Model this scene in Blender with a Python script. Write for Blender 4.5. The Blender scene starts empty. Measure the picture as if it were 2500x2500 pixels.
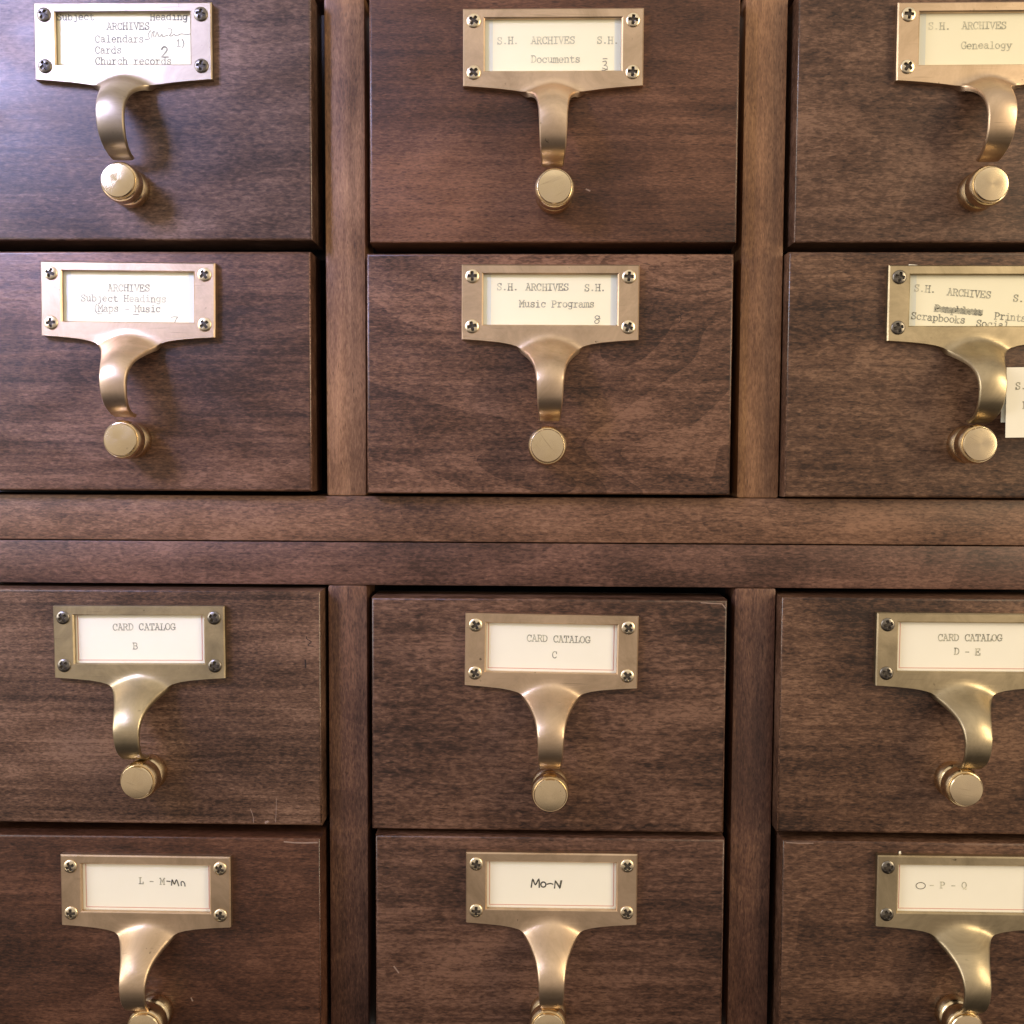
import bpy, bmesh, math, random
from mathutils import Matrix, Vector

random.seed(7)
S = 0.001                                   # everything below is written in millimetres
scene = bpy.context.scene
col = scene.collection

# ------------------------------------------------------------------ camera
cam_d = bpy.data.cameras.new('camera')
cam_d.sensor_width = 36.0
cam_d.lens = 36.0
cam_d.clip_start = 0.01
cam_d.clip_end = 50.0
cam = bpy.data.objects.new('camera', cam_d)
col.objects.link(cam)
right = Vector((0.99977101, 0.02090617, 0.00456787))
up = -Vector((0.0058257, -0.0605057, -0.99815085))
back = -Vector((-0.02059112, 0.99794889, -0.06061364))
mw = Matrix((right, up, back)).transposed().to_4x4()
mw.translation = Vector((4.6746, -410.2955, 13.5262)) * S
cam.matrix_world = mw
scene.camera = cam

# ------------------------------------------------------------------ room light and lamps
world = bpy.data.worlds.new('World')
scene.world = world
world.use_nodes = True
wn = world.node_tree.nodes
wl = world.node_tree.links
wn.clear()
w_out = wn.new('ShaderNodeOutputWorld')
w_bg = wn.new('ShaderNodeBackground')
w_tc = wn.new('ShaderNodeTexCoord')
w_sep = wn.new('ShaderNodeSeparateXYZ')
w_map = wn.new('ShaderNodeMapRange')
w_map.inputs['From Min'].default_value = -1.0
w_map.inputs['From Max'].default_value = 1.0
w_ramp = wn.new('ShaderNodeValToRGB')
w_ramp.color_ramp.elements[0].position = 0.17
w_ramp.color_ramp.elements[0].color = (0.035, 0.027, 0.026, 1)
w_ramp.color_ramp.elements[1].position = 0.85
w_ramp.color_ramp.elements[1].color = (0.84, 0.75, 0.64, 1)
e = w_ramp.color_ramp.elements.new(0.33)
e.color = (0.60, 0.505, 0.425, 1)
w_bg.inputs['Strength'].default_value = 0.85
wl.new(w_tc.outputs['Generated'], w_sep.inputs[0])
wl.new(w_sep.outputs['Z'], w_map.inputs['Value'])
wl.new(w_map.outputs[0], w_ramp.inputs['Fac'])
wl.new(w_ramp.outputs['Color'], w_bg.inputs['Color'])
wl.new(w_bg.outputs[0], w_out.inputs['Surface'])


def area_lamp(name, loc, aim, size, power, colour, size_y=None):
    d = bpy.data.lights.new(name, 'AREA')
    d.energy = power
    d.color = colour
    d.size = size
    if size_y:
        d.shape = 'RECTANGLE'
        d.size_y = size_y
    o = bpy.data.objects.new(name, d)
    col.objects.link(o)
    o.location = loc
    o.rotation_euler = (Vector(aim) - Vector(loc)).to_track_quat('-Z', 'Y').to_euler()
    return o


area_lamp('window_light', (-1.04, -0.50, 0.28), (-0.05, 0, 0), 0.42, 7.4, (0.98, 0.95, 0.90), 0.9)
area_lamp('lamp_light', (0.95, -0.66, 0.26), (0.05, 0, 0), 0.30, 8.2, (1.0, 0.82, 0.54), 0.8)
area_lamp('ceiling_light', (0.05, -0.95, 1.30), (0, 0, 0), 1.5, 2.2, (1.0, 0.90, 0.74))
blue = area_lamp('haze_fill_light', (-0.60, -0.43, 0.46), (-0.32, 0, 0.22), 0.30, 1.35, (0.47, 0.52, 1.0))  # added cool lamp, stands in for lens-flare haze at the upper left
blue.data.spread = math.radians(44)

vs = scene.view_settings
vs.view_transform = 'Standard'
vs.look = 'None'
vs.exposure = 0.0
vs.gamma = 1.0

# ------------------------------------------------------------------ materials


def new_mat(name):
    m = bpy.data.materials.new(name)
    m.use_nodes = True
    n = m.node_tree.nodes
    n.clear()
    out = n.new('ShaderNodeOutputMaterial')
    b = n.new('ShaderNodeBsdfPrincipled')
    m.node_tree.links.new(b.outputs[0], out.inputs['Surface'])
    return m, n, m.node_tree.links, b


def lerp_col(n, l, fac, a, b, blend='MIX'):
    x = n.new('ShaderNodeMix')
    x.data_type = 'RGBA'
    x.blend_type = blend
    for sock, v in ((x.inputs[0], fac), (x.inputs[6], a), (x.inputs[7], b)):
        if isinstance(v, bpy.types.NodeSocket):
            l.new(v, sock)
        else:
            sock.default_value = v if not isinstance(v, tuple) or len(v) == 4 else (*v, 1)
    return x.outputs[2]


def math_n(n, l, op, a, b=0.0, c=None, clamp=False):
    x = n.new('ShaderNodeMath')
    x.operation = op
    x.use_clamp = clamp
    for i, v in enumerate((a, b) if c is None else (a, b, c)):
        if isinstance(v, bpy.types.NodeSocket):
            l.new(v, x.inputs[i])
        else:
            x.inputs[i].default_value = v
    return x.outputs[0]


def noise(n, l, vec, scale3, detail=3.0, rough=0.55, dist=0.0):
    mp = n.new('ShaderNodeMapping')
    mp.inputs['Scale'].default_value = scale3
    l.new(vec, mp.inputs['Vector'])
    t = n.new('ShaderNodeTexNoise')
    t.inputs['Scale'].default_value = 1.0
    t.inputs['Detail'].default_value = detail
    t.inputs['Roughness'].default_value = rough
    t.inputs['Distortion'].default_value = dist
    l.new(mp.outputs[0], t.inputs['Vector'])
    return t.outputs['Fac']


def remap(n, l, v, a, b, c=0.0, d=1.0):
    x = n.new('ShaderNodeMapRange')
    x.inputs['From Min'].default_value = a
    x.inputs['From Max'].default_value = b
    x.inputs['To Min'].default_value = c
    x.inputs['To Max'].default_value = d
    l.new(v, x.inputs['Value'])
    return x.outputs[0]


def wood(name, dark, mid, light, axis='X', seed=0, rough=0.42, fleck=1.0, figure=0.5, spec=0.38, line=0.3, gs=1.0):
    """stained close-grained hardwood; the grain runs along axis"""
    m, n, l, b = new_mat(name)
    tc = n.new('ShaderNodeTexCoord')
    off = n.new('ShaderNodeVectorMath')
    off.operation = 'ADD'
    l.new(tc.outputs['Object'], off.inputs[0])
    rr = random.Random(seed)
    off.inputs[1].default_value = (rr.uniform(-9, 9), rr.uniform(-9, 9), rr.uniform(-9, 9))
    v = off.outputs[0]

    def sc(along, across):
        return (along, across, across) if axis == 'X' else (across, across, along)
    blotch = noise(n, l, v, sc(11, 26), 3, 0.55, 0.4)
    cloud = noise(n, l, v, sc(34, 75), 2, 0.5, 0.3)
    streak = noise(n, l, v, sc(24, 420), 5, 0.62, 0.25)
    flecks = noise(n, l, v, sc(400 * gs, 1050 * gs), 3, 0.6, 0.5)
    lines = noise(n, l, v, sc(7 / gs, 330 * gs), 4, 0.6, 0.6)
    fine = noise(n, l, v, sc(420, 2300), 2, 0.6)
    ring = noise(n, l, v, sc(6.5, 17), 1.5, 0.4, 0.5)
    rings = math_n(n, l, 'MULTIPLY', ring, 15.0)
    rings = math_n(n, l, 'FRACT', rings)
    rings = math_n(n, l, 'SUBTRACT', rings, 0.5)
    val = math_n(n, l, 'MULTIPLY_ADD', blotch, 1.4, -0.21)
    val = math_n(n, l, 'MULTIPLY_ADD', math_n(n, l, 'SUBTRACT', cloud, 0.5), 0.45, val)
    val = math_n(n, l, 'MULTIPLY_ADD', math_n(n, l, 'SUBTRACT', streak, 0.5), 0.62, val)
    val = math_n(n, l, 'MULTIPLY_ADD', math_n(n, l, 'SUBTRACT', flecks, 0.5), 1.45 * fleck, val)
    val = math_n(n, l, 'MULTIPLY_ADD', math_n(n, l, 'SUBTRACT', fine, 0.5), 0.8, val)
    val = math_n(n, l, 'MULTIPLY_ADD', math_n(n, l, 'SUBTRACT', lines, 0.5), 1.1 * line, val)
    val = math_n(n, l, 'MULTIPLY_ADD', rings, 0.30 * figure, val, clamp=True)
    ramp = n.new('ShaderNodeValToRGB')
    cr = ramp.color_ramp
    cr.elements[0].position = 0.08
    cr.elements[0].color = (*dark, 1)
    cr.elements[1].position = 0.95
    cr.elements[1].color = (*light, 1)
    e2 = cr.elements.new(0.5)
    e2.color = (*mid, 1)
    l.new(val, ramp.inputs['Fac'])
    # tiny dark pores, short dashes along the grain
    pores = remap(n, l, noise(n, l, v, sc(300, 1500), 1, 0.5), 0.64, 0.72)
    pc = lerp_col(n, l, math_n(n, l, 'MULTIPLY', pores, 0.55), ramp.outputs['Color'], tuple(x * 0.6 for x in dark))
    l.new(pc, b.inputs['Base Color'])
    rg = remap(n, l, cloud, 0.3, 0.7, rough - 0.05, rough + 0.08)
    l.new(rg, b.inputs['Roughness'])
    b.inputs['Specular IOR Level'].default_value = spec
    bump = n.new('ShaderNodeBump')
    bump.inputs['Strength'].default_value = 0.25
    bump.inputs['Distance'].default_value = 0.00025
    hgt = math_n(n, l, 'ADD', streak, math_n(n, l, 'MULTIPLY', fine, 0.6))
    l.new(hgt, bump.inputs['Height'])
    l.new(bump.outputs[0], b.inputs['Normal'])
    return m


def brass(name, bright, dull, rough=0.30, tarnish=0.5, seed=0, turned=False, grain=0.10):
    m, n, l, b = new_mat(name)
    tc = n.new('ShaderNodeTexCoord')
    oi = n.new('ShaderNodeObjectInfo')
    off = n.new('ShaderNodeVectorMath')
    off.operation = 'ADD'
    l.new(tc.outputs['Object'], off.inputs[0])
    l.new(oi.outputs['Random'], off.inputs[1])
    v = off.outputs[0]
    patch = noise(n, l, v, (42, 42, 42), 6, 0.68, 0.8)
    f = remap(n, l, patch, 0.5 - 0.25 * tarnish, 0.85 - 0.1 * tarnish)
    c = lerp_col(n, l, f, bright, dull)
    speck = remap(n, l, noise(n, l, v, (420, 420, 420), 2, 0.6), 0.70, 0.76)
    gate = remap(n, l, noise(n, l, v, (95, 95, 95), 1, 0.5), 0.52, 0.62)
    sp = math_n(n, l, 'MULTIPLY', math_n(n, l, 'MULTIPLY', speck, gate), 0.75)
    c = lerp_col(n, l, sp, c, (0.06, 0.045, 0.03))
    l.new(c, b.inputs['Base Color'])
    b.inputs['Metallic'].default_value = 1.0
    scr = remap(n, l, noise(n, l, v, (50, 900, 1400), 1, 0.5, 0.3), 0.66, 0.74)
    scr = math_n(n, l, 'MULTIPLY', scr, remap(n, l, noise(n, l, v, (70, 70, 70), 1, 0.5), 0.5, 0.65))
    c = lerp_col(n, l, math_n(n, l, 'MULTIPLY', scr, 0.35), c, tuple(q * 0.45 for q in dull))
    l.new(c, b.inputs['Base Color'])
    brush = noise(n, l, v, (40, 900, 900), 3, 0.6)
    r = math_n(n, l, 'MULTIPLY_ADD', f, 0.10, rough)
    r = math_n(n, l, 'MULTIPLY_ADD', brush, grain, r)
    l.new(r, b.inputs['Roughness'])
    if turned:
        tg = n.new('ShaderNodeTangent')
        tg.direction_type = 'RADIAL'
        tg.axis = 'Y'
        l.new(tg.outputs[0], b.inputs['Tangent'])
        b.inputs['Anisotropic'].default_value = 0.55
    else:
        bump = n.new('ShaderNodeBump')
        bump.inputs['Strength'].default_value = 0.10
        bump.inputs['Distance'].default_value = 0.00008
        l.new(brush, bump.inputs['Height'])
        l.new(bump.outputs[0], b.inputs['Normal'])
    return m


def plain(name, c, rough=0.6, metal=0.0, mottled=0.08, scale=120):
    m, n, l, b = new_mat(name)
    tc = n.new('ShaderNodeTexCoord')
    f = noise(n, l, tc.outputs['Object'], (scale, scale, scale), 3, 0.6)
    cc = lerp_col(n, l, f, tuple(x * (1 - mottled) for x in c), tuple(min(1, x * (1 + mottled)) for x in c))
    l.new(cc, b.inputs['Base Color'])
    b.inputs['Roughness'].default_value = rough
    b.inputs['Metallic'].default_value = metal
    return m


def ink(name, c, paper, lo, hi):
    """worn ribbon ink: the paper shows through unevenly"""
    m, n, l, b = new_mat(name)
    tc = n.new('ShaderNodeTexCoord')
    f = noise(n, l, tc.outputs['Object'], (900, 900, 900), 3, 0.6)
    f2 = noise(n, l, tc.outputs['Object'], (260, 260, 260), 1, 0.5)
    g = remap(n, l, math_n(n, l, 'ADD', f, math_n(n, l, 'MULTIPLY', f2, 0.8)), 0.7, 1.1, lo, hi)
    l.new(lerp_col(n, l, g, c, paper), b.inputs['Base Color'])
    b.inputs['Roughness'].default_value = 0.8
    b.inputs['Specular IOR Level'].default_value = 0.1
    return m


PAPER = (0.86, 0.80, 0.59)
M = {
    'upper_frame_h': wood('stained_rail_wood', (0.048, 0.022, 0.013), (0.138, 0.067, 0.038), (0.255, 0.132, 0.077), 'X', 31),
    'upper_frame_v': wood('stained_light_stile_wood', (0.080, 0.035, 0.019), (0.225, 0.112, 0.056), (0.43, 0.23, 0.115), 'Z', 32, fleck=0.35, figure=0.25),
    'lower_frame_h': wood('dark_stained_rail_wood', (0.038, 0.017, 0.011), (0.105, 0.049, 0.033), (0.20, 0.10, 0.067), 'X', 33),
    'lower_frame_v': wood('dark_stained_stile_wood', (0.035, 0.015, 0.010), (0.090, 0.041, 0.027), (0.20, 0.10, 0.058), 'Z', 34, fleck=0.6),
    'inside': plain('dark_cabinet_inside', (0.010, 0.007, 0.008), 0.9),
    'brass_bright': brass('satin_brass', (0.71, 0.53, 0.365), (0.38, 0.275, 0.175), 0.32, 0.5),
    'brass_aged': brass('aged_brass', (0.58, 0.47, 0.30), (0.24, 0.195, 0.125), 0.31, 0.7),
    'brass_grey': brass('dull_grey_brass', (0.47, 0.38, 0.27), (0.27, 0.22, 0.16), 0.34, 0.7),
    'knob': brass('turned_brass', (0.80, 0.64, 0.41), (0.66, 0.51, 0.31), 0.19, 0.1, turned=True, grain=0.0),
    'screw_bright': brass('brass_screw_metal', (0.82, 0.70, 0.50), (0.70, 0.58, 0.40), 0.27, 0.3, grain=0.02),
    'screw_dark': brass('tarnished_screw_metal', (0.24, 0.215, 0.18), (0.14, 0.12, 0.10), 0.27, 0.5, grain=0.02),
    'card': plain('cream_card_stock', PAPER, 0.85, 0, 0.06, 35),
    'card_white': plain('white_card_stock', (0.87, 0.82, 0.69), 0.85, 0, 0.055, 35),
    'card_back': plain('pale_backing_card', (0.70, 0.71, 0.62), 0.8, 0, 0.04, 70),
    'red': plain('faded_red_card_rule', (0.62, 0.30, 0.24), 0.7),
    'ink': ink('typewriter_ink', (0.12, 0.125, 0.11), PAPER, 0.08, 0.62),
    'ink_dark': ink('strong_typewriter_ink', (0.10, 0.105, 0.10), PAPER, 0.0, 0.38),
    'ink_faint': ink('faded_typewriter_ink', (0.20, 0.21, 0.17), PAPER, 0.25, 0.74),
    'pen': ink('black_pen_ink', (0.03, 0.03, 0.03), PAPER, 0.0, 0.15),
    'pencil': ink('pencil_grey', (0.18, 0.18, 0.16), PAPER, 0.1, 0.6),
    'scratch': plain('bare_scratched_wood', (0.27, 0.18, 0.14), 0.7, 0, 0.4, 600),
    'recess': plain('shaded_screw_recess', (0.05, 0.038, 0.026), 0.6),  # shade inside the cross slots, put into the colour
    'nick': plain('dark_nick', (0.02, 0.011, 0.009), 0.8),
}

# ------------------------------------------------------------------ object helpers


def link(o):
    col.objects.link(o)
    return o


def thing(name, label, cat, loc, group=None):
    o = link(bpy.data.objects.new(name, None))
    o.empty_display_size = 0.01
    o.location = Vector(loc) * S
    o['label'] = label
    o['category'] = cat
    if group:
        o['group'] = group
    return o


def mesh_from_bm(name, bm, mats, smooth=35.0):
    bmesh.ops.recalc_face_normals(bm, faces=bm.faces)
    me = bpy.data.meshes.new(name)
    bm.to_mesh(me)
    bm.free()
    me.transform(Matrix.Scale(S, 4))
    for m in (mats if isinstance(mats, (list, tuple)) else [mats]):
        me.materials.append(m)
    if smooth:
        for p in me.polygons:
            p.use_smooth = True
        me.set_sharp_from_angle(angle=math.radians(smooth))
    return me


def put(name, me, parent=None, loc=(0, 0, 0), roll=0.0, label=None):
    o = link(bpy.data.objects.new(name, me))
    o.location = Vector(loc) * S
    if roll:
        o.rotation_euler = (0, -roll, 0)
    if parent:
        o.parent = parent
    if label:
        o['label'] = label
    return o


def box_bm(x0, x1, y0, y1, z0, z1, bev=0.0, seg=2, front_only=False, wobble=0.0):
    bm = bmesh.new()
    bmesh.ops.create_cube(bm, size=1.0)
    for v in bm.verts:
        v.co = Vector(((x0 + x1) / 2 + v.co.x * (x1 - x0), (y0 + y1) / 2 + v.co.y * (y1 - y0), (z0 + z1) / 2 + v.co.z * (z1 - z0)))
    if bev:
        if front_only:
            ed = [q for q in bm.edges if all(v.co.y < (y0 + y1) / 2 for v in q.verts)]
        else:
            ed = list(bm.edges)
        bmesh.ops.bevel(bm, geom=ed, offset=bev, segments=seg, profile=0.6, affect='EDGES', clamp_overlap=True)
    return bm


# ------------------------------------------------------------------ the cabinet
FR = 10.0
C_ST = ((-250.0, -233.0), (-80.5, -64.0), (87.9, 105.0), (256.4, 273.0))


def cabinet(name, label, z0, z1, rails, zs, y, mh, mv, shelf):
    t = thing(name, label, 'cabinet', (11.5, y, z0))

    def part(nm, x0, x1, ya, yb, za, zb, mat, bev=0.8):
        bm = box_bm(x0 - 11.5, x1 - 11.5, ya - y, yb - y, za - z0, zb - z0, bev, 2)
        return put(nm, mesh_from_bm(nm, bm, mat), t)
    for ra, rb in rails:
        part('rail', -250, 273, y, y + 22, ra, rb, mh, 0.7)
    for x0, x1 in C_ST:
        part('stile', x0, x1, y + 0.2, y + 22, zs[0] + 0.02, zs[1] - 0.02, mv, 1.3)
    part('back_panel', -249, 272, y + 60, y + 63, z0 + 1, z1 - 1, M['inside'], 0)
    part('shelf', -249, 272, y + 16, y + 59, shelf[0], shelf[1], M['inside'], 0)
    for x0, x1 in C_ST:
        part('divider', x0 + 1, x1 - 1, y + 22.5, y + 59.5, zs[0] + 0.5, shelf[0] - 0.3, M['inside'], 0)
        part('divider', x0 + 1, x1 - 1, y + 22.5, y + 59.5, shelf[1] + 0.3, zs[1] - 0.5, M['inside'], 0)
    return t


cabinet('card_catalog_cabinet', 'upper section of brown stained wooden cabinet, holding the drawers with typed archives cards',
        -24.5, 215.0, ((-24.5, -5.8), (196.0, 215.0)), (-5.8, 196.0), FR, M['upper_frame_h'], M['upper_frame_v'], (93.0, 95.0))
cabinet('card_catalog_cabinet', 'lower section of dark stained wooden cabinet under the seam, holding the card catalog letter drawers',
        -268.0, -24.9, ((-42.8, -24.9), (-268.0, -249.0)), (-249.0, -42.8), FR + 0.7, M['lower_frame_h'], M['lower_frame_v'], (-145.6, -144.2))

# ------------------------------------------------------------------ brass label holder with its hooked finger pull
PW, PT, PB = 35.2, 14.6, -14.9              # plate half width, top, bottom
WX, WT, WB = 26.6, 10.75, -9.1              # card window
PD = 3.0                                    # plate thickness


def hook_table(pts):
    out = []
    acc = 0.0
    for i, q in enumerate(pts):
        if i:
            acc += math.dist(q, pts[i - 1])
        out.append((acc, q[0], q[1]))
    return out


# side profiles of the finger pull: (down, out from the plate face); the top row has an older pattern with a narrow neck
HOOKS = {
    'flared': hook_table([(0, 0), (1.5, 0.25), (3, 1.15), (5, 3.3), (7.2, 6.2), (9.8, 9.6), (12.6, 12.6), (15.8, 15.0), (19.5, 16.4), (23.5, 16.4),
                          (27.8, 15.2), (31.3, 12.7), (33.8, 9.3), (35.1, 5.6), (35.5, 2.2)]),
    'necked': hook_table([(0, 0), (1.4, 0.25), (2.8, 1.2), (4.6, 3.4), (6.6, 6.2), (9.0, 9.3), (11.8, 12.0), (15, 13.9), (18.6, 14.8), (22.6, 14.7),
                          (26.6, 13.5), (30.0, 11.2), (32.6, 8.0), (34.2, 4.6), (34.8, 1.2)]),
}


def hermite(tab, t):
    """smooth (Catmull-Rom) lookup in a table of (t, a, b)"""
    if t <= tab[0][0]:
        return tab[0][1:], (1.0, 0.0)
    for i in range(len(tab) - 1):
        if t <= tab[i + 1][0] or i == len(tab) - 2:
            a, b = tab[i], tab[i + 1]
            p = tab[max(i - 1, 0)]
            q = tab[min(i + 2, len(tab) - 1)]
            h = b[0] - a[0]
            f = min(1.0, (t - a[0]) / h)
            res, der = [], []
            for k in (1, 2):
                ma = (b[k] - p[k]) / (b[0] - p[0])
                mb = (q[k] - a[k]) / (q[0] - a[0])
                f2, f3 = f * f, f * f * f
                res.append((2 * f3 - 3 * f2 + 1) * a[k] + (f3 - 2 * f2 + f) * h * ma + (-2 * f3 + 3 * f2) * b[k] + (f3 - f2) * h * mb)
                der.append(((6 * f2 - 6 * f) * a[k] + (3 * f2 - 4 * f + 1) * h * ma + (-6 * f2 + 6 * f) * b[k] + (3 * f2 - 2 * f) * h * mb) / h)
            return res, der


WIDS = {
    'flared': [(0, 35.2), (0.45, 28.0), (1.1, 21.0), (1.8, 16.8), (2.6, 13.9), (3.6, 12.1), (5, 10.9), (6.9, 9.7), (9, 8.7), (11.2, 7.85), (13.2, 7.1), (15.5, 6.5),
               (19.3, 5.8), (23.2, 5.4), (27, 5.15), (31.7, 4.95), (36, 4.7), (40, 4.35), (60, 4.0)],
    'necked': [(0, 35.2), (0.6, 27.0), (1.2, 20.5), (1.9, 15.0), (2.3, 12.2), (2.8, 10.2), (3.6, 8.9), (5, 7.9), (7, 7.1), (10, 6.5), (14, 6.0), (19, 5.65), (26, 5.35), (34, 5.0), (40, 4.5), (60, 4.0)],
}


def half_width(tab, s):
    if s <= 0:
        return tab[0][1]
    for (a, wa), (b, wb) in zip(tab, tab[1:]):
        if s <= b:
            return wa + (wb - wa) * (s - a) / (b - a)
    return tab[-1][1]


def pull_mesh(mat, name, shape):
    bm = bmesh.new()
    HOOK, WID = HOOKS[shape], WIDS[shape]
    HLEN = HOOK[-1][0]
    # --- flat plate: rings from the window out to the rim
    def ring(hx, zt, zb, d):
        return [bm.verts.new((x, -d, z)) for x, z in ((-hx, zt), (hx, zt), (hx, zb), (-hx, zb))]
    loops = [ring(WX, WT, WB, 1.25), ring(WX, WT, WB, 2.5), ring(WX + 0.55, WT + 0.5, WB - 0.4, PD),
             ring(PW - 0.5, PT - 0.5, PB + 3.1, PD), ring(PW, PT, PB + 3.1, PD - 0.55), ring(PW, PT, PB + 3.1, 0.0)]
    for i, (a, b) in enumerate(zip(loops, loops[1:])):
        for k in range(4):
            if k == 2 and i >= 3:
                continue
            bm.faces.new((a[k], a[(k + 1) % 4], b[(k + 1) % 4], b[k]))
    # --- tongue and hook, one swept sheet with rounded edges
    s_rows = [-3.1, -2.8, -2.5, -2.1, -1.7, -1.3, -0.9, -0.5, -0.2, 0, 0.2, 0.45, 0.75, 1.1, 1.45, 1.8, 2.2, 2.7, 3.2, 3.8, 4.5, 5.2, 6.2, 7.5, 8.7]
    s = 10.0
    while s < HLEN - 4.0:
        s_rows.append(s)
        s += 1.25
    s_rows.append(HLEN - 3.02)
    inner = [i / 10.0 for i in range(-10, 11)]
    front, rear = [], []
    for s in s_rows:
        w = half_width(WID, s)
        pw = 1 + min(1.0, max(0.0, (w - 8) / 27.0))
        xs = [-w, -(w - 0.25)] + [math.copysign(abs(u) ** pw, u) * (w - 0.5) for u in inner] + [w - 0.25, w]
        edge = [0.55, 0.2] + [0.0] * 21 + [0.2, 0.55]
        fr, re = [], []
        for x, ed in zip(xs, edge):
            st = -3.0 + 0.034 * x * x
            st = min(st, s + 0.0001) if s < 4 else min(st, 3.4)
            t = s - st
            (dn, out), (tx, tz) = hermite(HOOK, t)
            z0 = st + dn
            nl = math.hypot(tx, tz) or 1.0
            nz, no = tz / nl, tx / nl          # outward normal: (z up part, out part)
            conv = 0.55 * min(1.0, max(0.0, (t - 4) / 12.0)) * (x / w) ** 2
            drop = ed + conv
            z = PB - z0 - nz * drop * 1.0
            o = PD + out - no * drop
            if t <= 0:
                z = PB - s
                o = PD - ed
            fr.append(bm.verts.new((x, -o, z)))
            th = (PD - 0.05) if t <= 0 else max(1.9, PD - 0.05 - t * 0.25)
            th -= drop
            re.append(bm.verts.new((x, -(o - no * th), z - nz * th * 1.0 if t > 0 else z)))
        front.append(fr)
        rear.append(re)
    n = len(front[0])
    for rows in (front, rear):
        for a, b in zip(rows, rows[1:]):
            for k in range(n - 1):
                bm.faces.new((a[k], a[k + 1], b[k + 1], b[k]))
    for a in range(len(front) - 1):
        for k in (0, n - 1):
            bm.faces.new((front[a][k], front[a + 1][k], rear[a + 1][k], rear[a][k]))
    # rounded lip at the end of the hook
    fa, ra = front[-1], rear[-1]
    mid = []
    for p, q in zip(fa, ra):
        c = (p.co + q.co) / 2
        mid.append(bm.verts.new(c + Vector((0, 0.7, 0.0))))
    for k in range(n - 1):
        bm.faces.new((fa[k], fa[k + 1], mid[k + 1], mid[k]))
        bm.faces.new((mid[k], mid[k + 1], ra[k + 1], ra[k]))
    for k in (0, n - 1):
        bm.faces.new((fa[k], mid[k], ra[k]))
    return mesh_from_bm(name, bm, mat, 32)


def screw_mesh(mat, name):
    bm = bmesh.new()
    R, N, K = 2.75, 88, 24
    a0 = 0.0
    rings = []
    for i in range(K + 1):
        r = R * i / K
        row = []
        for j in range(N if i else 1):
            th = 2 * math.pi * j / N + a0
            x, z = r * math.cos(th), r * math.sin(th)
            h = 0.75 * (1 - (r / R) ** 2) ** 0.6 if r < R else 0.0
            h = 0.32 + h
            ax, az = abs(x), abs(z)
            arm = max(0.0, min(1.0, (0.62 - min(ax, az)) / 0.14)) * max(0.0, min(1.0, (1.9 - max(ax, az)) / 0.3))
            h -= 0.7 * arm
            row.append(bm.verts.new((x, -h, z)))
        rings.append(row)
    for j in range(N):
        bm.faces.new((rings[0][0], rings[1][j], rings[1][(j + 1) % N]))
    for i in range(1, K):
        for j in range(N):
            bm.faces.new((rings[i][j], rings[i + 1][j], rings[i + 1][(j + 1) % N], rings[i][(j + 1) % N]))
    # skirt into the countersink
    low = [bm.verts.new((v.co.x * 0.86, 0.7, v.co.z * 0.86)) for v in rings[-1]]
    for j in range(N):
        bm.faces.new((rings[-1][j], low[j], low[(j + 1) % N], rings[-1][(j + 1) % N]))
    for f in bm.faces:
        c = f.calc_center_median()
        if c.y > -1.2 and min(abs(c.x), abs(c.z)) < 0.56 and max(abs(c.x), abs(c.z)) < 1.8:
            f.material_index = 1
    return mesh_from_bm(name, bm, [mat, M['recess']], 45)


def lathe_bm(prof, N=64):
    """prof: (radius, out) pairs, turned about the Y axis"""
    bm = bmesh.new()
    rows = []
    for r, d in prof:
        if r < 1e-6:
            rows.append([bm.verts.new((0, -d, 0))])
        else:
            rows.append([bm.verts.new((r * math.cos(2 * math.pi * j / N), -d, r * math.sin(2 * math.pi * j / N))) for j in range(N)])
    for a, b in zip(rows, rows[1:]):
        for j in range(N):
            if len(b) == 1:
                bm.faces.new((a[j], a[(j + 1) % N], b[0]))
            else:
                bm.faces.new((a[j], a[(j + 1) % N], b[(j + 1) % N], b[j]))
    return bm


KNOB = mesh_from_bm('rod_knob', lathe_bm([(6.8, -0.5), (7.2, 0.2), (7.5, 1.0), (7.6, 2.0), (7.55, 3.2), (7.35, 4.3), (6.95, 5.2), (6.5, 5.7), (6.3, 6.0), (6.3, 6.7), (6.5, 7.2), (6.9, 8.0)]), M['knob'], 40)
KCAP = mesh_from_bm('knob_cap', lathe_bm([(6.5, 7.0), (7.0, 7.3), (7.4, 7.9), (7.6, 8.8), (7.6, 12.2), (7.45, 13.0), (7.0, 13.6), (6.75, 13.55), (6.6, 13.6), (6.5, 14.6), (6.2, 15.0), (4.5, 15.25), (2.5, 15.38), (0, 15.42)]), M['knob'], 28)
PULL = {(k, sh): pull_mesh(M['brass_' + k], 'label_pull', sh) for k, sh in (('bright', 'flared'), ('aged', 'flared'), ('bright', 'necked'), ('aged', 'necked'))}
SCREW = {'bright': screw_mesh(M['screw_bright'], 'screw'), 'dark': screw_mesh(M['screw_dark'], 'screw')}

# ------------------------------------------------------------------ typewriter lettering


def arc(cx, cy, rx, ry, a0, a1, n=12):
    return [(cx + rx * math.cos(math.radians(a0 + (a1 - a0) * i / n)), cy + ry * math.sin(math.radians(a0 + (a1 - a0) * i / n))) for i in range(n + 1)]


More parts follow.
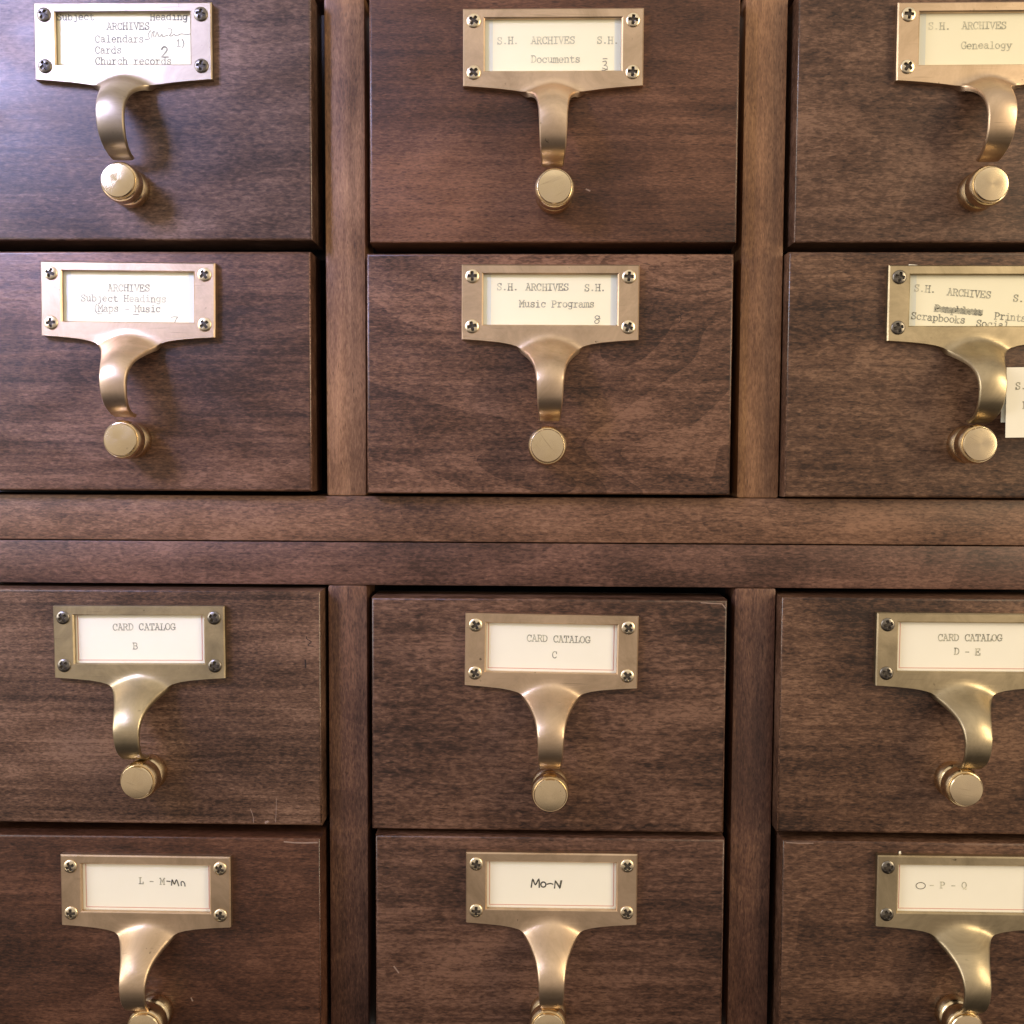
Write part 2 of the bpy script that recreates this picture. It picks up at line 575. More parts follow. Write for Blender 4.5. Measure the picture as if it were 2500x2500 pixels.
def curve(*p, n=5):
    out = []
    for i in range(len(p) - 1):
        p0, p1, p2, p3 = p[max(i - 1, 0)], p[i], p[i + 1], p[min(i + 2, len(p) - 1)]
        for k in range(n):
            t = k / n
            out.append(tuple(0.5 * (2 * p1[c] + (p2[c] - p0[c]) * t + (2 * p0[c] - 5 * p1[c] + 4 * p2[c] - p3[c]) * t * t + (3 * p1[c] - p0[c] - 3 * p2[c] + p3[c]) * t ** 3) for c in (0, 1)))
    return out + [p[-1]]


def ser(x, y, a=0.9, b=0.9):
    return [(x - a, y), (x + b, y)]


G = {
    'A': [[(0.9, 0), (3, 7.3), (5.1, 0)], [(1.7, 2.5), (4.3, 2.5)], ser(0.9, 0), ser(5.1, 0), [(1.7, 7.3), (3.1, 7.3)]],
    'B': [[(1.2, 0), (1.2, 7.3)], [(0.3, 7.3), (3.2, 7.3)] + arc(3.2, 5.6, 1.6, 1.7, 80, -90, 8) + [(1.2, 3.9)], [(3.2, 3.9)] + arc(3.2, 1.95, 2.1, 1.95, 80, -90, 8) + [(0.3, 0)]],
    'C': [arc(3.1, 3.65, 2.5, 3.75, 42, 318, 16), [(5.1, 4.9), (5.1, 7.2)]],
    'D': [[(1.2, 0), (1.2, 7.3)], [(0.3, 7.3), (2.6, 7.3)] + arc(2.6, 3.65, 2.7, 3.65, 85, -85, 12) + [(0.3, 0)]],
    'E': [[(1.2, 0), (1.2, 7.3)], [(0.3, 7.3), (5.1, 7.3), (5.1, 5.6)], [(1.2, 3.8), (3.5, 3.8)], [(3.5, 2.9), (3.5, 4.7)], [(0.3, 0), (5.4, 0), (5.4, 1.9)]],
    'G': [arc(3.0, 3.65, 2.5, 3.75, 45, 320, 16), [(5.0, 5.0), (5.0, 7.2)], [(5.1, 0.6), (5.1, 3.0)], [(3.4, 3.0), (5.8, 3.0)]],
    'H': [[(1.2, 0), (1.2, 7.3)], [(4.8, 0), (4.8, 7.3)], [(1.2, 3.8), (4.8, 3.8)], ser(1.2, 0), ser(4.8, 0), ser(1.2, 7.3), ser(4.8, 7.3)],
    'I': [[(3, 0), (3, 7.3)], ser(3, 0, 1.7, 1.7), ser(3, 7.3, 1.7, 1.7)],
    'L': [[(1.9, 0), (1.9, 7.3)], ser(1.9, 7.3, 1.2, 1.2), [(0.6, 0), (5.4, 0), (5.4, 2.2)]],
    'M': [[(1.0, 0), (1.0, 7.3), (3, 3.0), (5.0, 7.3), (5.0, 0)], ser(1.0, 0, 0.8, 0.8), ser(5.0, 0, 0.8, 0.8), [(0.1, 7.3), (1.0, 7.3)], [(5.0, 7.3), (5.9, 7.3)]],
    'N': [[(1.2, 0), (1.2, 7.3), (4.8, 0), (4.8, 7.3)], ser(1.2, 0), ser(4.8, 7.3), [(0.3, 7.3), (1.2, 7.3)]],
    'O': [arc(3, 3.65, 2.5, 3.75, 0, 360, 20)],
    'P': [[(1.4, 0), (1.4, 7.3)], [(0.5, 7.3), (3.2, 7.3)] + arc(3.2, 5.3, 2.0, 2.0, 85, -90, 8) + [(1.4, 3.3)], ser(1.4, 0, 1.0, 1.3)],
    'Q': [arc(3, 3.8, 2.4, 3.5, 0, 360, 20), curve((2.2, -0.9), (3.2, 0.2), (4.6, -1.1), (5.5, -0.7))],
    'R': [[(1.2, 0), (1.2, 7.3)], [(0.3, 7.3), (3.0, 7.3)] + arc(3.0, 5.5, 1.9, 1.8, 85, -90, 8) + [(1.2, 3.7)], ser(1.2, 0), [(3.2, 3.7), (4.9, 0), (5.8, 0)]],
    'S': [curve((4.8, 5.9), (4.1, 7.1), (2.6, 7.3), (1.2, 6.4), (1.2, 5.0), (2.8, 3.9), (4.4, 3.1), (5.0, 1.9), (4.4, 0.5), (2.8, 0.0), (1.4, 0.6), (0.9, 1.7)), [(4.9, 5.3), (4.9, 7.3)], [(0.9, 0), (0.9, 2.1)]],
    'T': [[(3, 0), (3, 7.3)], [(0.6, 5.4), (0.6, 7.3), (5.4, 7.3), (5.4, 5.4)], ser(3, 0, 1.3, 1.3)],
    'V': [[(0.9, 7.3), (3, 0), (5.1, 7.3)], ser(0.9, 7.3), ser(5.1, 7.3)],
    'a': [curve((1.2, 4.3), (2.0, 5.1), (3.4, 5.1), (4.3, 4.2), (4.3, 2.5), (4.4, 0.5), (5.6, 0.0)), curve((4.3, 3.0), (2.4, 3.0), (1.0, 2.2), (0.9, 1.0), (2.0, 0.0), (3.4, 0.4), (4.3, 1.4))],
    'b': [[(0.4, 7.5), (1.4, 7.5), (1.4, 0)], arc(3.2, 2.55, 2.1, 2.55, 150, -150, 12)],
    'c': [arc(3.1, 2.55, 2.2, 2.6, 40, 320, 12), [(4.9, 3.4), (4.9, 5.0)]],
    'd': [[(3.6, 7.5), (4.6, 7.5), (4.6, 0), (5.6, 0)], arc(2.8, 2.55, 2.1, 2.55, 30, 330, 12)],
    'e': [[(0.9, 2.7), (5.1, 2.7)] + arc(3.0, 2.6, 2.15, 2.6, 10, 315, 14)],
    'g': [arc(2.7, 2.8, 1.9, 2.3, 0, 360, 14), [(5.6, 5.0), (4.6, 5.0), (4.6, -0.8)] + curve((4.6, -0.8), (4.0, -2.0), (2.6, -2.2), (1.2, -1.8))],
    'h': [[(0.4, 7.5), (1.3, 7.5), (1.3, 0)], curve((1.3, 3.6), (2.4, 4.9), (3.8, 5.0), (4.6, 3.8), (4.6, 0)), ser(1.3, 0), ser(4.6, 0)],
    'i': [[(1.4, 5.1), (3.1, 5.1), (3.1, 0)], ser(3.1, 0, 1.9, 1.9), [(2.7, 7.2), (3.3, 7.2)]],
    'j': [[(2.2, 5.1), (3.8, 5.1), (3.8, -1.0)] + curve((3.8, -1.0), (3.2, -2.1), (2.0, -2.1), (1.2, -1.8)), [(3.4, 7.2), (4.0, 7.2)]],
    'k': [[(0.4, 7.5), (1.4, 7.5), (1.4, 0)], [(4.4, 5.1), (1.4, 2.2)], [(2.4, 3.1), (4.6, 0)], ser(1.4, 0), ser(4.7, 0), ser(4.4, 5.1)],
    'l': [[(1.5, 7.5), (3.1, 7.5), (3.1, 0)], ser(3.1, 0, 1.9, 1.9)],
    'm': [[(0.1, 5.0), (0.8, 5.0), (0.8, 0)], curve((0.8, 4.0), (1.6, 5.1), (2.6, 5.0), (3.0, 4.0), (3.0, 0)), curve((3.0, 4.0), (3.8, 5.1), (4.8, 5.0), (5.2, 4.0), (5.2, 0)), ser(0.8, 0, 0.6, 0.6), ser(3.0, 0, 0.5, 0.5), ser(5.2, 0, 0.6, 0.7)],
    'n': [[(0.4, 5.0), (1.3, 5.0), (1.3, 0)], curve((1.3, 3.6), (2.4, 5.0), (3.8, 5.0), (4.6, 3.8), (4.6, 0)), ser(1.3, 0), ser(4.6, 0)],
    'o': [arc(3, 2.55, 2.2, 2.6, 0, 360, 16)],
    'p': [[(0.4, 5.0), (1.4, 5.0), (1.4, -2.1)], arc(3.2, 2.55, 2.1, 2.55, 150, -150, 12), ser(1.4, -2.1, 0.9, 1.3)],
    'r': [[(0.8, 5.0), (2.2, 5.0), (2.2, 0)], curve((2.2, 3.2), (3.2, 4.6), (4.4, 5.1), (5.3, 4.5)), ser(2.2, 0, 1.4, 1.7)],
    's': [curve((4.5, 4.2), (3.6, 5.1), (2.2, 5.1), (1.3, 4.2), (1.9, 3.1), (3.6, 2.5), (4.7, 1.6), (4.2, 0.3), (2.8, 0.0), (1.2, 0.5)), [(4.6, 3.6), (4.6, 5.1)], [(1.1, 0), (1.1, 1.6)]],
    't': [[(1.0, 5.0), (4.6, 5.0)], [(2.3, 6.8), (2.3, 1.4)] + curve((2.3, 1.4), (2.8, 0.1), (4.0, 0.0), (5.2, 0.8))],
    'u': [[(0.4, 5.0), (1.3, 5.0), (1.3, 1.6)] + curve((1.3, 1.6), (1.8, 0.2), (3.0, 0.0), (4.5, 1.4)), [(3.6, 5.0), (4.6, 5.0), (4.6, 0), (5.6, 0)]],
    'w': [[(0.8, 5.0), (1.9, 0), (3, 4.2), (4.1, 0), (5.2, 5.0)], ser(0.8, 5, 0.7, 0.7), ser(5.2, 5, 0.7, 0.7)],
    'y': [[(1.0, 5.0), (3.1, 0.3)], [(5.1, 5.0), (2.6, -1.6), (1.9, -2.1), (0.8, -2.1)], ser(1.0, 5), ser(5.1, 5)],
    'x': [[(0.9, 0), (5.1, 5)], [(0.9, 5), (5.1, 0)]],
    '.': [[(2.5, 0.35), (3.4, 0.35)], [(2.5, 0.8), (3.4, 0.8)]],
    '-': [[(1.2, 3.0), (4.8, 3.0)]],
    '(': [arc(6.2, 3.2, 3.4, 5.2, 118, 242, 10)],
    ')': [arc(-0.2, 3.2, 3.4, 5.2, 62, -62, 10)],
    '1': [[(1.6, 5.9), (3.1, 7.3), (3.1, 0)], ser(3.1, 0, 1.9, 1.9)],
    '2': [curve((0.9, 5.6), (1.6, 7.0), (3.2, 7.4), (4.6, 6.4), (4.4, 4.6), (2.6, 2.4), (0.9, 0.3)), [(0.8, 0.2), (5.4, 0.2)]],
    '3': [curve((1.0, 6.5), (2.6, 7.4), (4.5, 6.4), (4.1, 4.6), (2.6, 3.9)), curve((2.6, 3.9), (4.6, 3.2), (4.9, 1.4), (3.4, 0.0), (1.0, 0.7))],
    '7': [[(0.8, 5.6), (0.8, 7.2), (5.2, 7.2), (2.6, 0)]],
    '8': [curve((4.6, 6.2), (3.2, 7.3), (1.5, 6.2), (2.4, 4.3), (4.4, 2.8), (4.4, 0.8), (2.8, 0.0), (1.3, 1.0), (2.0, 3.0), (4.4, 4.6), (4.8, 6.2))],
}
UNIT = 2.15 / 6.0


def ribbon(bm, pts, hw, y):
    """flat inked line through pts with mitred joints"""
    p = [Vector(q) for q in pts]
    p = [q for i, q in enumerate(p) if i == 0 or (q - p[i - 1]).length > 1e-4]
    if len(p) < 2:
        return
    e0 = (p[0] - p[1]).normalized() * hw * 0.8
    e1 = (p[-1] - p[-2]).normalized() * hw * 0.8
    p[0] = p[0] + e0
    p[-1] = p[-1] + e1
    L, Rr = [], []
    for i, q in enumerate(p):
        a = (q - p[i - 1]).normalized() if i else None
        b = (p[i + 1] - q).normalized() if i < len(p) - 1 else None
        t = ((a or b) + (b or a))
        t = t.normalized() if t.length > 0.2 else (b or a)
        nrm = Vector((-t.y, t.x))
        base = Vector((-(b or a).y, (b or a).x))
        k = hw / max(0.45, abs(nrm.dot(base)))
        L.append(bm.verts.new((q.x + nrm.x * k, y, q.y + nrm.y * k)))
        Rr.append(bm.verts.new((q.x - nrm.x * k, y, q.y - nrm.y * k)))
    for i in range(len(p) - 1):
        bm.faces.new((L[i], L[i + 1], Rr[i + 1], Rr[i]))


YC = [0]


def strokes_mesh(name, strokes, hw, mat, y0=-1.06):
    bm = bmesh.new()
    for k, st in enumerate(strokes):
        YC[0] = (YC[0] + 1) % 12
        ribbon(bm, st, hw, y0 - 0.004 * YC[0])
    return mesh_from_bm(name, bm, mat, 0)


def typed(text, x, z, ang=0.0, pitch=2.15, size=1.0):
    """strokes for a typed line, in millimetres on the card"""
    rr = random.Random(text + str(x))
    ca, sa = math.cos(math.radians(ang)), math.sin(math.radians(ang))
    out = []
    for i, ch in enumerate(text):
        if ch == ' ':
            continue
        jx, jz = rr.uniform(-0.06, 0.06), rr.uniform(-0.08, 0.08)
        for st in G[ch]:
            q = []
            for a, b in st:
                lx = i * pitch + a * UNIT * size + jx
                lz = b * UNIT * size * 0.98 + jz
                q.append((x + lx * ca - lz * sa, z + lx * sa + lz * ca))
            out.append(q)
    return out


HWT = 0.19

# handwriting, drawn directly in millimetres
NOTE_PAREN = [curve((10.4, 4.4), (9.6, 3.4), (9.5, 2.2), (10.2, 1.2)), curve((10.8, 1.6), (11.0, 3.4), (11.9, 4.2), (11.5, 2.6), (12.2, 2.0), (13.0, 3.9), (13.6, 2.2), (14.3, 2.3), (14.9, 3.0), (15.2, 2.1), (16.3, 2.4), (17.2, 2.6)),
              curve((17.4, 5.2), (18.6, 5.0), (18.8, 3.8), (17.9, 2.5), (18.9, 2.4), (19.6, 3.1), (20.2, 2.6), (21.4, 2.7), (22.6, 3.2), (24.6, 2.9), (26.0, 3.1))]
NOTE_MN = [[(8.3, 3.4), (9.6, 3.3)], curve((10.2, 1.7), (10.5, 3.9), (11.4, 2.2), (12.3, 4.0), (13.2, 1.5)), curve((14.3, 1.6), (14.2, 3.0), (14.9, 3.3), (15.6, 2.6), (15.8, 1.4))]
NOTE_MON = [curve((-8.3, -0.5), (-7.7, 2.8), (-6.6, 0.6), (-5.2, 2.9), (-5.0, -0.5)), arc(-3.3, 0.7, 1.05, 1.1, 100, 460, 12), curve((-1.7, 0.9), (-0.4, 1.2), (0.6, 0.9)), [(1.3, -0.7), (1.6, 2.2), (3.4, -0.6), (3.9, 2.3)], [(1.8, 2.1), (3.6, -0.5)], [(3.6, -0.4), (4.2, 2.4)]]
NOTE_O = [arc(-16.9, 1.5, 1.9, 1.35, 80, 450, 18)]
NOTE_3 = [curve((19.6, -4.1), (20.6, -4.0), (21.2, -4.1)), curve((19.5, -5.2), (20.6, -5.0), (20.9, -5.9), (20.0, -6.6)), curve((20.0, -6.6), (21.1, -6.9), (21.2, -7.9), (20.2, -8.5), (19.2, -8.4)), curve((19.4, -7.6), (20.3, -7.9), (21.3, -8.2))]
NOTE_7 = [curve((16.9, -7.0), (18.0, -6.7), (19.5, -6.8)), curve((19.5, -6.8), (18.7, -8.0), (18.2, -9.3))]
NOTE_8 = [curve((19.6, -5.6), (18.6, -5.2), (17.9, -5.9), (18.7, -6.6), (19.6, -7.2), (19.1, -8.1), (18.1, -8.2), (17.8, -7.4), (18.8, -6.6), (19.7, -6.0), (19.5, -5.3)), [(18.4, -6.5), (20.0, -6.4)]]


def cross_out(x0, x1, z, h, ang):
    ca, sa = math.cos(math.radians(ang)), math.sin(math.radians(ang))
    out = []
    for k in range(4):
        zz = z + h * (0.15 + 0.22 * k)
        pts = []
        i = 0
        xx = x0
        while xx < x1:
            pts.append((x0 + (xx - x0) * ca - (zz - z) * sa, z + (xx - x0) * sa + (zz - z) * ca + (0.18 if i % 2 else -0.18)))
            xx += 0.7
            i += 1
        out.append(pts)
    return out


# key: list of (part name, strokes, half width, material)
CARDS = {
    '11': dict(label='cream card typed ARCHIVES Calendars Cards Church records, with a bold figure 2', mat='card', fold=False,
               ink=[('typed_text', typed('Subject', -26.9, 8.6) + typed('Heading', 10.2, 8.5) + typed('ARCHIVES', -7.1, 4.9) + typed('Calendars-', -11.8, 0.0, 0, 2.17)
                     + typed('1)', 20.3, -1.7, 0, 2.0) + typed('Cards', -11.9, -4.2) + typed('Church records', -11.9, -8.5, 0, 2.18), HWT, 'ink_dark'),
                    ('stamped_number', typed('2', 14.2, -5.9, 0, 4, 1.55), 0.3, 'ink_dark'), ('handwritten_note', NOTE_PAREN, 0.14, 'ink_dark')]),
    '12': dict(label='cream card typed S.H. ARCHIVES Documents, overstruck 3 in corner', mat='card', fold=True,
               ink=[('typed_text', typed('S.H.', -22.0, 1.7) + typed('ARCHIVES', -8.6, 1.8) + typed('S.H.', 17.1, 1.7) + typed('Documents', -8.6, -5.4), HWT, 'ink_faint'),
                    ('handwritten_note', NOTE_3, 0.15, 'ink_dark')]),
    '13': dict(label='cream card typed S.H. ARCHIVES Genealogy', mat='card', fold=True,
               ink=[('typed_text', typed('S.H.', -22.7, 4.9) + typed('ARCHIVES', -9.7, 5.0) + typed('Genealogy', -9.9, -2.5, 0, 2.18), HWT, 'ink_faint')]),
    '21': dict(label='cream card typed ARCHIVES Subject Headings Maps - Music', mat='card', fold=True,
               ink=[('typed_text', typed('ARCHIVES', -8.8, 3.3) + typed('Subject Headings', -19.8, -0.9, 0, 2.18) + typed('(Maps - Music', -15.0, -4.9, 0, 2.13)
                     + [[(-13.1, -5.9), (-11.2, -5.9)], [(1.5, -6.0), (3.7, -6.0)]], HWT, 'ink'),
                    ('handwritten_note', NOTE_7, 0.16, 'ink_dark')]),
    '22': dict(label='cream card typed S.H. ARCHIVES Music Programs, with a penned 8', mat='card', fold=True,
               ink=[('typed_text', typed('S.H.', -21.3, 4.8) + typed('ARCHIVES', -9.8, 4.7) + typed('S.H.', 13.5, 4.5) + typed('Music Programs', -12.4, -1.9), HWT, 'ink'),
                    ('handwritten_note', NOTE_8, 0.14, 'ink_dark')]),
    '23': dict(label='tilted cream card typed S.H. ARCHIVES Prints Scrapbooks, one word crossed out', mat='card', fold=True, tilt=-4.7,
               ink=[('typed_text', typed('S.H.', -24.6, 4.7, -4.7) + typed('ARCHIVES', -11.5, 3.3, -4.7) + typed('S.', 14.3, 0.9, -4.9) + typed('Pamphlets', -16.4, -3.2, -4.7) + typed('Prints', 7.2, -6.1, -4.9, 2.1)
                     + typed('Scrapbooks', -25.5, -6.1, -4.9) + typed('Social', 0.2, -9.0, -4.6), HWT, 'ink'),
                    ('crossing_out', cross_out(-16.4, 2.7, -3.4, 2.6, -4.7), 0.21, 'ink')]),
    '31': dict(label='white card typed CARD CATALOG B', mat='card_white', red=True,
               ink=[('typed_text', typed('CARD CATALOG', -11.5, 4.4, 0.4, 2.17) + typed('B', -3.3, -3.5), HWT, 'ink')]),
    '32': dict(label='white card typed CARD CATALOG C', mat='card_white', red=True,
               ink=[('typed_text', typed('CARD CATALOG', -10.2, 3.3, -0.6, 2.17) + typed('C', 0.3, -3.4), HWT, 'ink')]),
    '33': dict(label='white card typed CARD CATALOG D - E', mat='card_white', red=True,
               ink=[('typed_text', typed('CARD CATALOG', -10.2, 3.2, 0.2) + typed('D - E', -3.5, -2.4, -0.5, 2.09), HWT, 'ink')]),
    '41': dict(label='white card typed L - M with Mn added by pen', mat='card_white', red=True,
               ink=[('typed_text', typed('L - M', -3.5, 2.1, -0.6, 2.2), HWT, 'ink'), ('handwritten_note', NOTE_MN, 0.22, 'pen')]),
    '42': dict(label='white card with Mo-N written in black pen', mat='card_white', red=True,
               ink=[('handwritten_note', NOTE_MON, 0.27, 'pen')]),
    '43': dict(label='white card with a penned O and typed P - Q', mat='card_white', red=True,
               ink=[('typed_text', typed('- P - Q', -13.5, 0.6, 0, 2.19), HWT, 'ink_faint'), ('handwritten_note', NOTE_O, 0.13, 'pen')]),
}


def bars_mesh(name, rects, mat, y0, y1):
    bm = bmesh.new()
    for x0, x1, z0, z1 in rects:
        b2 = box_bm(x0, x1, y0, y1, z0, z1)
        me = bpy.data.meshes.new('tmp')
        b2.to_mesh(me)
        b2.free()
        bm.from_mesh(me)
        bpy.data.meshes.remove(me)
    return mesh_from_bm(name, bm, mat, 0)


def card_bm(hx, zb, zt, tilt):
    """thin card, bowed a little towards its ends"""
    bm = bmesh.new()
    N = 16
    ca, sa = math.cos(math.radians(tilt)), math.sin(math.radians(tilt))
    rows = []
    for y in (-1.0, -0.75):
        for z in (zb, zt):
            row = []
            for i in range(N + 1):
                x = -hx + 2 * hx * i / N
                row.append(bm.verts.new((x * ca - z * sa, y, x * sa + z * ca)))
            rows.append(row)
    a, b, c, d = rows
    for i in range(N):
        for p, q in ((a, b), (c, d), (a, c), (b, d)):
            bm.faces.new((p[i], p[i + 1], q[i + 1], q[i]))
    bm.faces.new((a[0], b[0], d[0], c[0]))
    bm.faces.new((a[N], b[N], d[N], c[N]))
    return bm


# ------------------------------------------------------------------ the drawers
DARK, MIDC, LITE = (0.022, 0.0105, 0.0068), (0.088, 0.0435, 0.0265), (0.200, 0.110, 0.070)


def tone(r, g, b):
    k = (r, g, b)
    return tuple(tuple(a * c for a, c in zip(q, k)) for q in (DARK, MIDC, LITE))


# key: y offset of the screw plane, left, right, bottom, top, plate (x, z, roll), knob (x, z), metal, screws, wood tone, label
D = {
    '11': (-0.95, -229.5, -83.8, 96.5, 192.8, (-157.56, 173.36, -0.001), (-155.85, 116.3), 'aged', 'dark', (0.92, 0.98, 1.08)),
    '12': (-0.78, -61.0, 84.5, 95.6, 192.0, (11.43, 170.51, 0.001), (12.2, 113.9), 'bright', 'bright', (1.02, 0.84, 0.72)),
    '13': (-0.02, 107.2, 252.8, 95.9, 192.3, (179.95, 172.64, 0.004), (177.7, 114.9), 'bright', 'bright', (1.0, 1.0, 0.98)),
    '21': (0.94, -230.8, -85.2, -3.8, 92.5, (-158.21, 73.22, -0.010), (-157.55, 16.8), 'bright', 'bright', (1.10, 1.04, 1.04)),
    '22': (0.18, -62.6, 83.8, -4.3, 91.6, (11.0, 72.24, -0.002), (10.1, 15.2), 'bright', 'bright', (1.10, 1.02, 0.97)),
    '23': (0.10, 105.5, 251.2, -4.9, 92.4, (179.12, 72.12, 0.0), (176.6, 16.5), 'aged', 'dark', (1.06, 1.05, 0.95)),
    '31': (-0.09, -227.6, -81.9, -142.2, -44.4, (-155.69, -65.27, 0.006), (-153.05, -119.8), 'aged', 'dark', (1.10, 1.12, 1.12)),
    '32': (2.09, -61.4, 84.0, -144.0, -47.1, (12.47, -67.83, -0.011), (12.2, -123.8), 'bright', 'bright', (0.90, 0.86, 0.86)),
    '33': (0.16, 105.4, 251.1, -142.5, -45.3, (178.23, -65.66, 0.0), (175.6, -119.1), 'aged', 'dark', (1.04, 1.02, 0.95)),
    '41': (-2.29, -227.9, -82.2, -243.0, -146.6, (-153.98, -168.34, -0.002), (-151.2, -220.6), 'bright', 'bright', (0.80, 0.64, 0.58)),
    '42': (0.73, -59.9, 84.4, -243.0, -146.1, (13.12, -166.31, 0.0), (12.05, -219.5), 'bright', 'bright', (0.82, 0.76, 0.78)),
    '43': (-0.09, 107.8, 252.6, -243.0, -145.8, (180.93, -165.14, 0.0), (178.7, -216.7), 'aged', 'dark', (0.97, 0.93, 0.88)),
}
LABELS = {
    '11': 'dark wood drawer in added bluish haze light, its card listing Calendars, Cards and Church records',
    '12': 'reddish brown wood drawer whose brass holder shows the Documents card',
    '13': 'brown wood drawer whose brass holder shows the Genealogy card',
    '21': 'brown wood drawer whose brass holder shows the Subject Headings Maps - Music card',
    '22': 'brown wood drawer with pale diagonal figure, its card reading Music Programs',
    '23': 'brown wood drawer with tarnished brass holder and tilted Scrapbooks card',
    '31': 'streaky brown wood drawer with tarnished holder and the card lettered B',
    '32': 'brown wood drawer pushed in slightly, its brass holder showing the card lettered C',
    '33': 'brown wood drawer with tarnished brass holder and the card lettered D - E',
    '41': 'dark reddish wood drawer with worn corner under the card lettered L - M-Mn',
    '42': 'dark brown wood drawer whose brass holder shows the handwritten Mo-N card',
    '43': 'dark brown wood drawer with tarnished brass holder showing the O - P - Q card',
}
# small wear marks, in millimetres from the middle of the drawer front
MARKS = {
    '31': [('scratch', 'scratch', [curve((44.5, -47.8), (44.2, -45.0), (43.2, -42.0))], 0.12), ('scratch', 'scratch', [[(53.6, -47.5), (53.9, -43.0), (54.0, -37.5)]], 0.10),
           ('scratch', 'scratch', [[(49.5, -47.7), (50.4, -47.2)]], 0.45), ('nick', 'nick', [curve((67.0, 30.2), (67.2, 29.2), (69.0, 28.0), (67.6, 26.6), (69.8, 26.2))], 0.16),
           ('nick', 'nick', [[(66.5, 20.4), (66.6, 17.4)]], 0.3)],
    '41': [('scratch', 'scratch', [curve((58.0, 46.7), (64.0, 46.3), (71.6, 46.5))], 0.3), ('scratch', 'scratch', [[(18.4, -20.4), (18.9, -21.6)]], 0.3)],
    '42': [('scratch', 'scratch', [[(-64.5, -7.4), (-62.6, -10.0)]], 0.28)],
    '12': [('scratch', 'scratch', [[(13.2, -27.3), (14.6, -27.9)]], 0.3)],
    '22': [('nick', 'nick', [curve((51.8, 20.8), (52.6, 22.0), (52.4, 23.6), (53.2, 24.2))], 0.14)],
    '32': [('scratch', 'scratch', [[(62.0, 47.3), (70.5, 46.9), (71.8, 45.2)]], 0.22)],
    '43': [('scratch', 'scratch', [[(-71.0, 47.7), (-66.0, 47.5), (-60.0, 47.6)]], 0.2)],
}
SCREW_AT = ((-31, 9.86), (31, 9.86), (-31, -9.86), (31, -9.86))

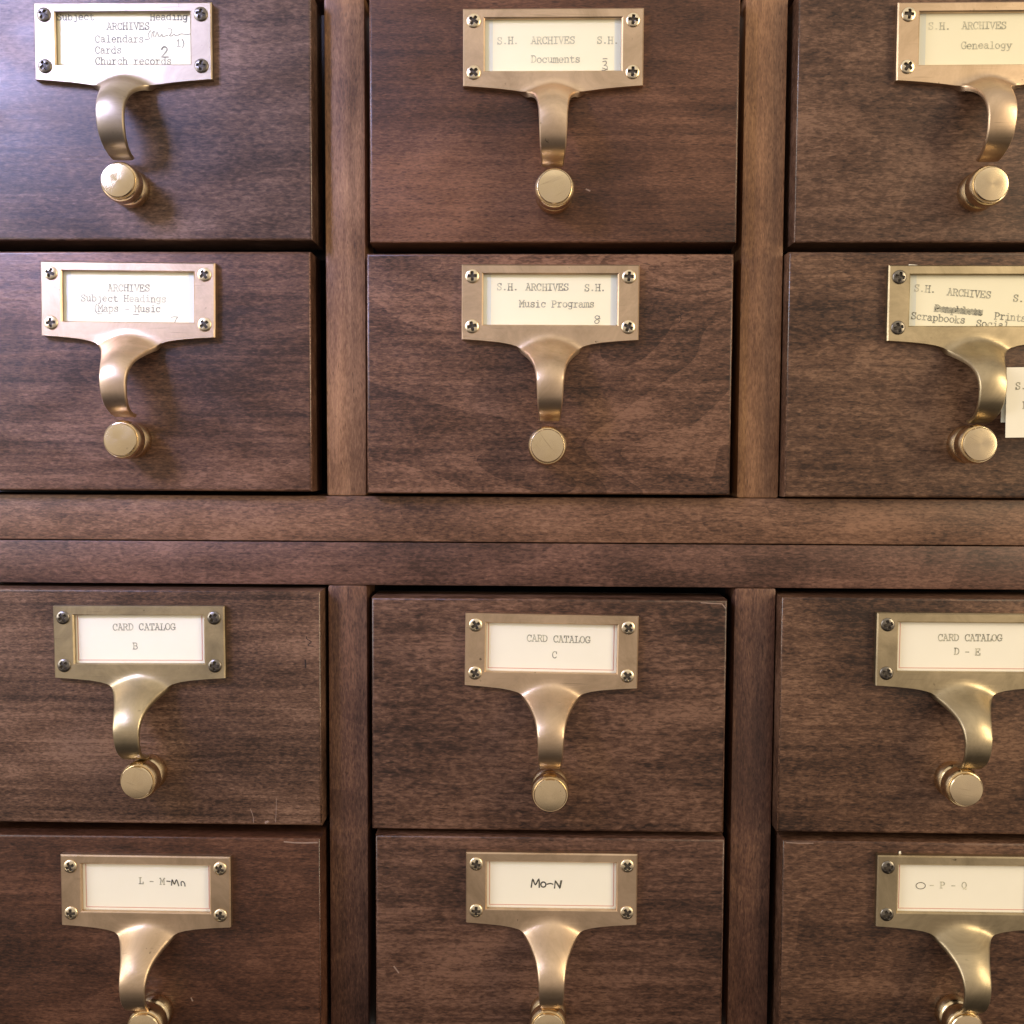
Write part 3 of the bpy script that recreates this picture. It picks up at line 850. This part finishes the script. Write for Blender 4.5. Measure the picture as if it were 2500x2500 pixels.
for n_key, (key, (yo, x0, x1, z0, z1, pl, kn, metal, scr, tn)) in enumerate(D.items()):
    cx, cz, yf = (x0 + x1) / 2, (z0 + z1) / 2, yo + 3.0
    t = thing('catalog_drawer', LABELS[key], 'drawer', (cx, yf, cz), 'wooden card catalog drawers in the cabinet')
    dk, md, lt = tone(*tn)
    wm = wood('stained_drawer_wood_' + key, dk, md, lt, 'X', 100 + n_key, rough=0.40, fleck={'12': 0.5, '21': 0.75, '41': 0.7, '32': 1.15}.get(key, 0.95), figure={'22': 0.85, '21': 0.4, '43': 0.5, '31': 0.2, '12': 0.2, '11': 0.2}.get(key, 0.3), line={'31': 0.85, '42': 1.0, '32': 0.8, '21': 0.6, '22': 0.6, '43': 0.2}.get(key, 0.35),
              gs={'11': 0.75, '12': 1.3, '13': 0.8, '21': 1.1, '22': 1.15, '23': 0.9, '31': 1.25, '32': 0.72, '33': 1.0, '41': 1.2, '42': 0.85, '43': 0.8}[key])
    fr = box_bm(x0 - cx, x1 - cx, 0.0, 20.0, z0 - cz, z1 - cz, 1.25, 3, front_only=True)
    for f in fr.faces:
        f.normal_update()
        if 0.25 < abs(f.normal.x) < 0.97:
            f.material_index = 1
    we = wood('worn_drawer_edge_' + key, dk, md, tuple(q * 1.2 for q in lt), 'X', 200 + n_key, rough=0.18, fleck=1.0, figure=0, spec=0.8)
    front = put('drawer_front', mesh_from_bm('drawer_front', fr, [wm, we], 50), t)
    for nm, mt, st, hw in MARKS.get(key, ()):
        put(nm, strokes_mesh(nm, st, hw, M[mt], -0.02), t)
    px, pz, roll = pl
    if key == '11':
        PULL['grey', 'necked'] = pull_mesh(M['brass_grey'], 'label_pull', 'necked')
    pull = put('label_pull', PULL['grey' if key == '11' else metal, 'necked' if key[0] == '1' else 'flared'], t, (px - cx, 0, pz - cz), roll, label='tarnished brass label holder and finger pull' if metal == 'aged' else None)
    for sx, sz in SCREW_AT:
        s_o = put('screw', SCREW[scr], pull, (sx, -PD + 0.1, sz))
        s_o.rotation_euler = (0, random.uniform(0, 1.57), 0)
    knob = put('rod_knob', KNOB, t, (kn[0] - cx, 0, kn[1] - cz))
    cap = put('knob_cap', KCAP, knob)
    cap.rotation_euler = (0, random.uniform(0, 6.28), 0)
    # the label card slid into the holder: a thing of its own
    c = CARDS[key]
    ct = thing('label_card', c['label'] + ', in brass holder', 'label card', (px, yf, pz), 'label cards in the brass holders')
    ct.rotation_euler = (0, -roll, 0)
    put('card_stock', mesh_from_bm('card_stock', card_bm(28.2 if not c.get('tilt') else 28.6, -10.6, 13.2, c.get('tilt', 0) * 0.0), M[c['mat']], 0), ct)
    if c.get('fold'):
        put('card_fold', bars_mesh('card_fold', [(-28.3, -23.6, -10.4, 12.9)], M['card_back'], -1.045, -1.01), ct)
        put('card_fold', bars_mesh('card_fold', [(24.0, 28.3, -10.4, 12.9)], M['card_back'], -1.045, -1.01), ct)
    if c.get('red'):
        dx = random.uniform(-0.4, 0.4)
        put('red_border', bars_mesh('red_border', [(-25.75 + dx, -25.45 + dx, -8.15, 10.4), (25.4 + dx, 25.75 + dx, -8.15, 10.4), (-25.45 + dx, 25.4 + dx, -8.15, -7.85)], M['red'], -1.05, -1.01), ct)
    if key in ('23', '43'):
        cc = bmesh.new()
        pts = ((-26.8, 14.0), (-21.4, 14.0), (-21.4, 14.75), (-24.0, 15.1), (-26.6, 15.3)) if key == '23' else ((-26.0, 14.0), (-25.0, 14.0), (-25.1, 15.6), (-25.8, 15.5))
        cc.faces.new([cc.verts.new((x, -0.5, z)) for x, z in pts])
        ex = bmesh.ops.extrude_face_region(cc, geom=cc.faces[:])
        bmesh.ops.translate(cc, vec=(0, 0.25, 0), verts=[q for q in ex['geom'] if isinstance(q, bmesh.types.BMVert)])
        put('card_corner', mesh_from_bm('card_corner', cc, M['card_white'], 0), ct)
    for nm, st, hw, mt in c['ink']:
        put(nm, strokes_mesh(nm, st, hw, M[mt]), ct)

# ------------------------------------------------------------------ loose card at the right edge of the picture
lc = thing('loose_card', 'loose white typed card standing beside the finger pull at the right edge', 'card', (187.5, -10.6, 20.0))
lc.rotation_euler = (0, math.radians(-1.0), math.radians(4))
put('card_stock', mesh_from_bm('card_stock', box_bm(-0.9, 56.0, 0.0, 0.3, -0.9, 26.0), M['card_white'], 0), lc)
put('card_stock', mesh_from_bm('card_stock', box_bm(-1.9, 52.0, 1.6, 1.9, 5.0, 24.6), M['card_back'], 0), lc)
put('typed_text', strokes_mesh('typed_text', typed('S.H. ARCHIVES', 2.6, 17.6) + typed('Music', 5.6, 10.2), HWT, M['ink'], -0.06), lc)
